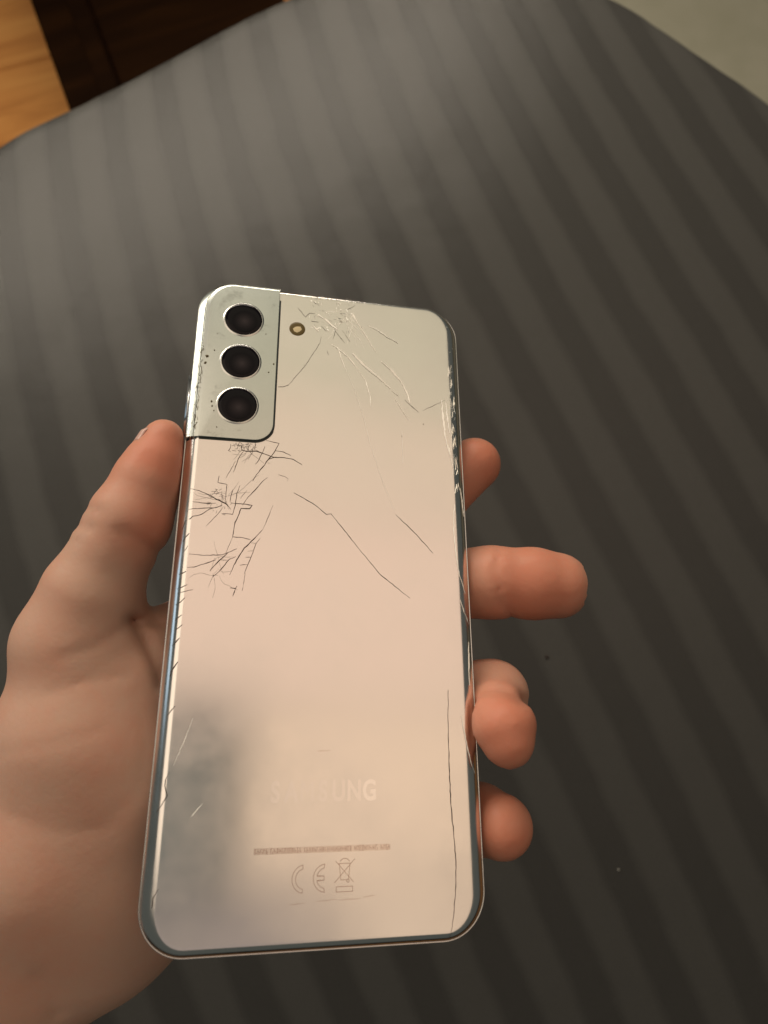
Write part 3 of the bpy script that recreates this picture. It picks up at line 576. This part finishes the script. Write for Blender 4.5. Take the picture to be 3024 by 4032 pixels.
# ------------------------------------------------------------------ hand (one continuous surface, grown from a distance field)
VOX = 1.15
lo = np.array([-185, -165, -110.]); hi = np.array([72, 66, 20.])
gx, gy, gz = [np.arange(lo[i], hi[i], VOX, dtype=np.float32) for i in range(3)]
FLD = np.full((len(gx), len(gy), len(gz)), 50., np.float32)
def win(pts, pad):
    p = np.array(pts, float); a = (p[:, :3] - p[:, 3:4]).min(0) - pad; b = (p[:, :3] + p[:, 3:4]).max(0) + pad
    s = []
    for i, g in enumerate((gx, gy, gz)):
        i0 = max(0, int(np.searchsorted(g, a[i]))); i1 = min(len(g), int(np.searchsorted(g, b[i]))); s.append(slice(i0, max(i0 + 1, i1)))
    return tuple(s)
def cone(P, a, b):
    a_, b_ = np.array(a[:3], np.float32), np.array(b[:3], np.float32); d = b_ - a_; L2 = float(d @ d)
    X, Y, Z = P
    t = np.clip(((X - a_[0]) * d[0] + (Y - a_[1]) * d[1] + (Z - a_[2]) * d[2]) / L2, 0, 1)
    r_ = a[3] + (b[3] - a[3]) * (t * t * (3 - 2 * t))
    return np.sqrt((X - a_[0] - t * d[0]) ** 2 + (Y - a_[1] - t * d[1]) ** 2 + (Z - a_[2] - t * d[2]) ** 2) - r_
def smin(a, b, k_):
    h = np.maximum(k_ - np.abs(a - b), 0) / k_; return np.minimum(a, b) - h * h * k_ * .25
def chain_field(name, k_in):
    pts = HAND[name]; s = win(pts, 14)
    P = np.meshgrid(gx[s[0]], gy[s[1]], gz[s[2]], indexing='ij'); f = None
    for a, b in zip(pts[:-1], pts[1:]):
        c = cone(P, a, b); f = c if f is None else smin(f, c, k_in)
    return s, f
def union(s, f, k_): FLD[s] = smin(FLD[s], f, k_)
for nm in ('palm_a', 'palm_b', 'palm_c', 'palm_d', 'thenar', 'thenar_inner', 'web', 'arm', 'arm_b'): union(*chain_field(nm, 6), 14)
for nm in ('index', 'middle', 'ring', 'pinky'): union(*chain_field(nm, 4.5 if nm == 'ring' else 2.2), 5)
union(*chain_field('thumb', 3.5), 6)
# the phone presses into the skin where they touch
px_, py_, pz_ = np.meshgrid(gx, gy, gz, indexing='ij', sparse=True)
qx = np.abs(px_) - (HW - 9.5); qy = np.abs(py_) - (HH - 9.5); qz = np.abs(pz_ + 3.9) - 4.2
d2 = np.sqrt(np.maximum(qx, 0) ** 2 + np.maximum(qy, 0) ** 2) + np.minimum(np.maximum(qx, qy), 0) - 9.7
slab = np.maximum(d2 * np.ones_like(qz), qz * np.ones_like(d2)).astype(np.float32)
FLD = -smin(-FLD, slab, 1.2)
# creases
CX, CY, CZ = -17.3, -41.5, 161.6
for dp, wd, pl in CREASES:
    arr = np.array([[p[0], p[1], -14, 22.] for p in pl]); s = win(arr, 4)
    X, Y, Z = np.meshgrid(gx[s[0]], gy[s[1]], gz[s[2]], indexing='ij')
    t = (CZ + 10) / (CZ - Z); U = CX + (X - CX) * t; W = CY + (Y - CY) * t; dm = np.full(U.shape, 1e3, np.float32)
    for (a, b) in zip(pl[:-1], pl[1:]):
        dx_, dy_ = b[0] - a[0], b[1] - a[1]; L2 = dx_ * dx_ + dy_ * dy_
        tt = np.clip(((U - a[0]) * dx_ + (W - a[1]) * dy_) / L2, 0, 1); dm = np.minimum(dm, np.sqrt((U - a[0] - tt * dx_) ** 2 + (W - a[1] - tt * dy_) ** 2))
    FLD[s] += (dp * np.exp(-(dm / wd) ** 2) * (Z > -32)).astype(np.float32)

def surface_nets(F_):
    nx, ny, nz = F_.shape; ins = F_ < 0
    acc = np.zeros((nx - 1, ny - 1, nz - 1, 3), np.float32); cnt = np.zeros((nx - 1, ny - 1, nz - 1), np.float32)
    def sl(dx_, dy_, dz_): return (slice(dx_, nx - 1 + dx_), slice(dy_, ny - 1 + dy_), slice(dz_, nz - 1 + dz_))
    cor = [(i, j, k_) for i in (0, 1) for j in (0, 1) for k_ in (0, 1)]
    for a in cor:
        for ax in range(3):
            if a[ax]: continue
            b = list(a); b[ax] = 1; fa, fb = F_[sl(*a)], F_[sl(*b)]; m_ = ins[sl(*a)] != ins[sl(*b)]
            t = np.where(m_, fa / (fa - fb + 1e-12), 0)
            for c in range(3): acc[..., c] += np.where(m_, a[c] + (t if c == ax else 0), 0)
            cnt += m_
    on = cnt > 0; idx = -np.ones(on.shape, np.int64); idx[on] = np.arange(on.sum())
    base = np.argwhere(on); vv = base + acc[on] / cnt[on][:, None]
    quads = []
    for ax in range(3):
        o1, o2 = (ax + 1) % 3, (ax + 2) % 3
        s0 = [slice(1, -1)] * 3; s0[ax] = slice(0, -1); s1 = list(s0); s1[ax] = slice(1, None)
        A, B = ins[tuple(s0)], ins[tuple(s1)]
        e = np.argwhere(A != B); off = np.array([1, 1, 1]); off[ax] = 0; e = e + off
        flip = ins[e[:, 0], e[:, 1], e[:, 2]]
        d1 = np.zeros(3, int); d1[o1] = 1; d2_ = np.zeros(3, int); d2_[o2] = 1
        ok = (e[:, ax] < on.shape[ax])
        e, flip = e[ok], flip[ok]
        q = [idx[tuple((e - p).T)] for p in (d1 + d2_, d2_, 0 * d1, d1)]
        q = np.stack(q, 1); q[~flip] = q[~flip][:, ::-1]; quads.append(q)
    return vv, np.concatenate(quads)
vv, qq = surface_nets(FLD)
vv = vv * VOX + lo
# smooth the lattice ripple
e = np.concatenate([qq[:, [0, 1]], qq[:, [1, 2]], qq[:, [2, 3]], qq[:, [3, 0]]])
for it in range(6):
    sm = np.zeros_like(vv); ct = np.zeros(len(vv))
    for c in range(3): sm[:, c] = np.bincount(e[:, 0], vv[e[:, 1], c], len(vv)) + np.bincount(e[:, 1], vv[e[:, 0], c], len(vv))
    ct = np.bincount(e[:, 0], minlength=len(vv)) + np.bincount(e[:, 1], minlength=len(vv))
    sm /= ct[:, None]; vv += (sm - vv) * (.55 if it % 2 == 0 else -.50)
me = bpy.data.meshes.new('hand')
me.vertices.add(len(vv)); me.vertices.foreach_set('co', (vv * .001).astype(np.float32).ravel())
me.loops.add(len(qq) * 4); me.loops.foreach_set('vertex_index', qq.astype(np.int32).ravel())
me.polygons.add(len(qq)); me.polygons.foreach_set('loop_start', np.arange(len(qq), dtype=np.int32) * 4)
me.update(calc_edges=True); me.validate()
hand = link('hand', me, M_skin); hand.matrix_world = Mp
fl_ = np.zeros(len(vv))
for x_, y_, z, r_ in FLUSH: fl_ = np.maximum(fl_, np.clip(1.15 - np.linalg.norm(vv - np.array([x_, y_, z]), axis=1) / r_, 0, 1))
at = me.attributes.new('flush', 'FLOAT', 'POINT')
if len(at.data) == len(fl_): at.data.foreach_set('value', fl_.astype(np.float32))
tag(hand, 'bare left hand, palm up, gripping the cracked phone with thumb left and fingertips right', 'hand')
# thumb nail, seen edge-on at the left of the tip
a_, b_ = np.array(HAND['thumb'][0][:3]), np.array(HAND['thumb'][1][:3]); ax = (a_ - b_) / np.linalg.norm(a_ - b_)
up = np.array([-.92, .10, .22]); up -= ax * (up @ ax); up /= np.linalg.norm(up); sd = np.cross(ax, up)
V, F = [], []; nu, nv = 12, 12
for i in range(nu + 1):
    s = i / nu; cpt = b_ + (a_ - b_) * (.55 + s * .62)
    rad = HAND['thumb'][1][3] * (1 - s) * .93 + HAND['thumb'][0][3] * s * 1.02
    if s > .8: rad -= (s - .8) * 3
    for j in range(nv + 1):
        th = (j / nv - .5) * 2 * .6; p = cpt + (up * math.cos(th) + sd * math.sin(th)) * (rad + .5 - .3 * (abs(th) > .55)); V.append(tuple(p))
for i in range(nu):
    for j in range(nv): a = i * (nv + 1) + j; F.append((a, a + 1, a + nv + 2, a + nv + 1))
nl_ = mesh('thumb_nail', V, F, M_nail, hand)
so = nl_.modifiers.new('solid', 'SOLIDIFY'); so.thickness = .0004
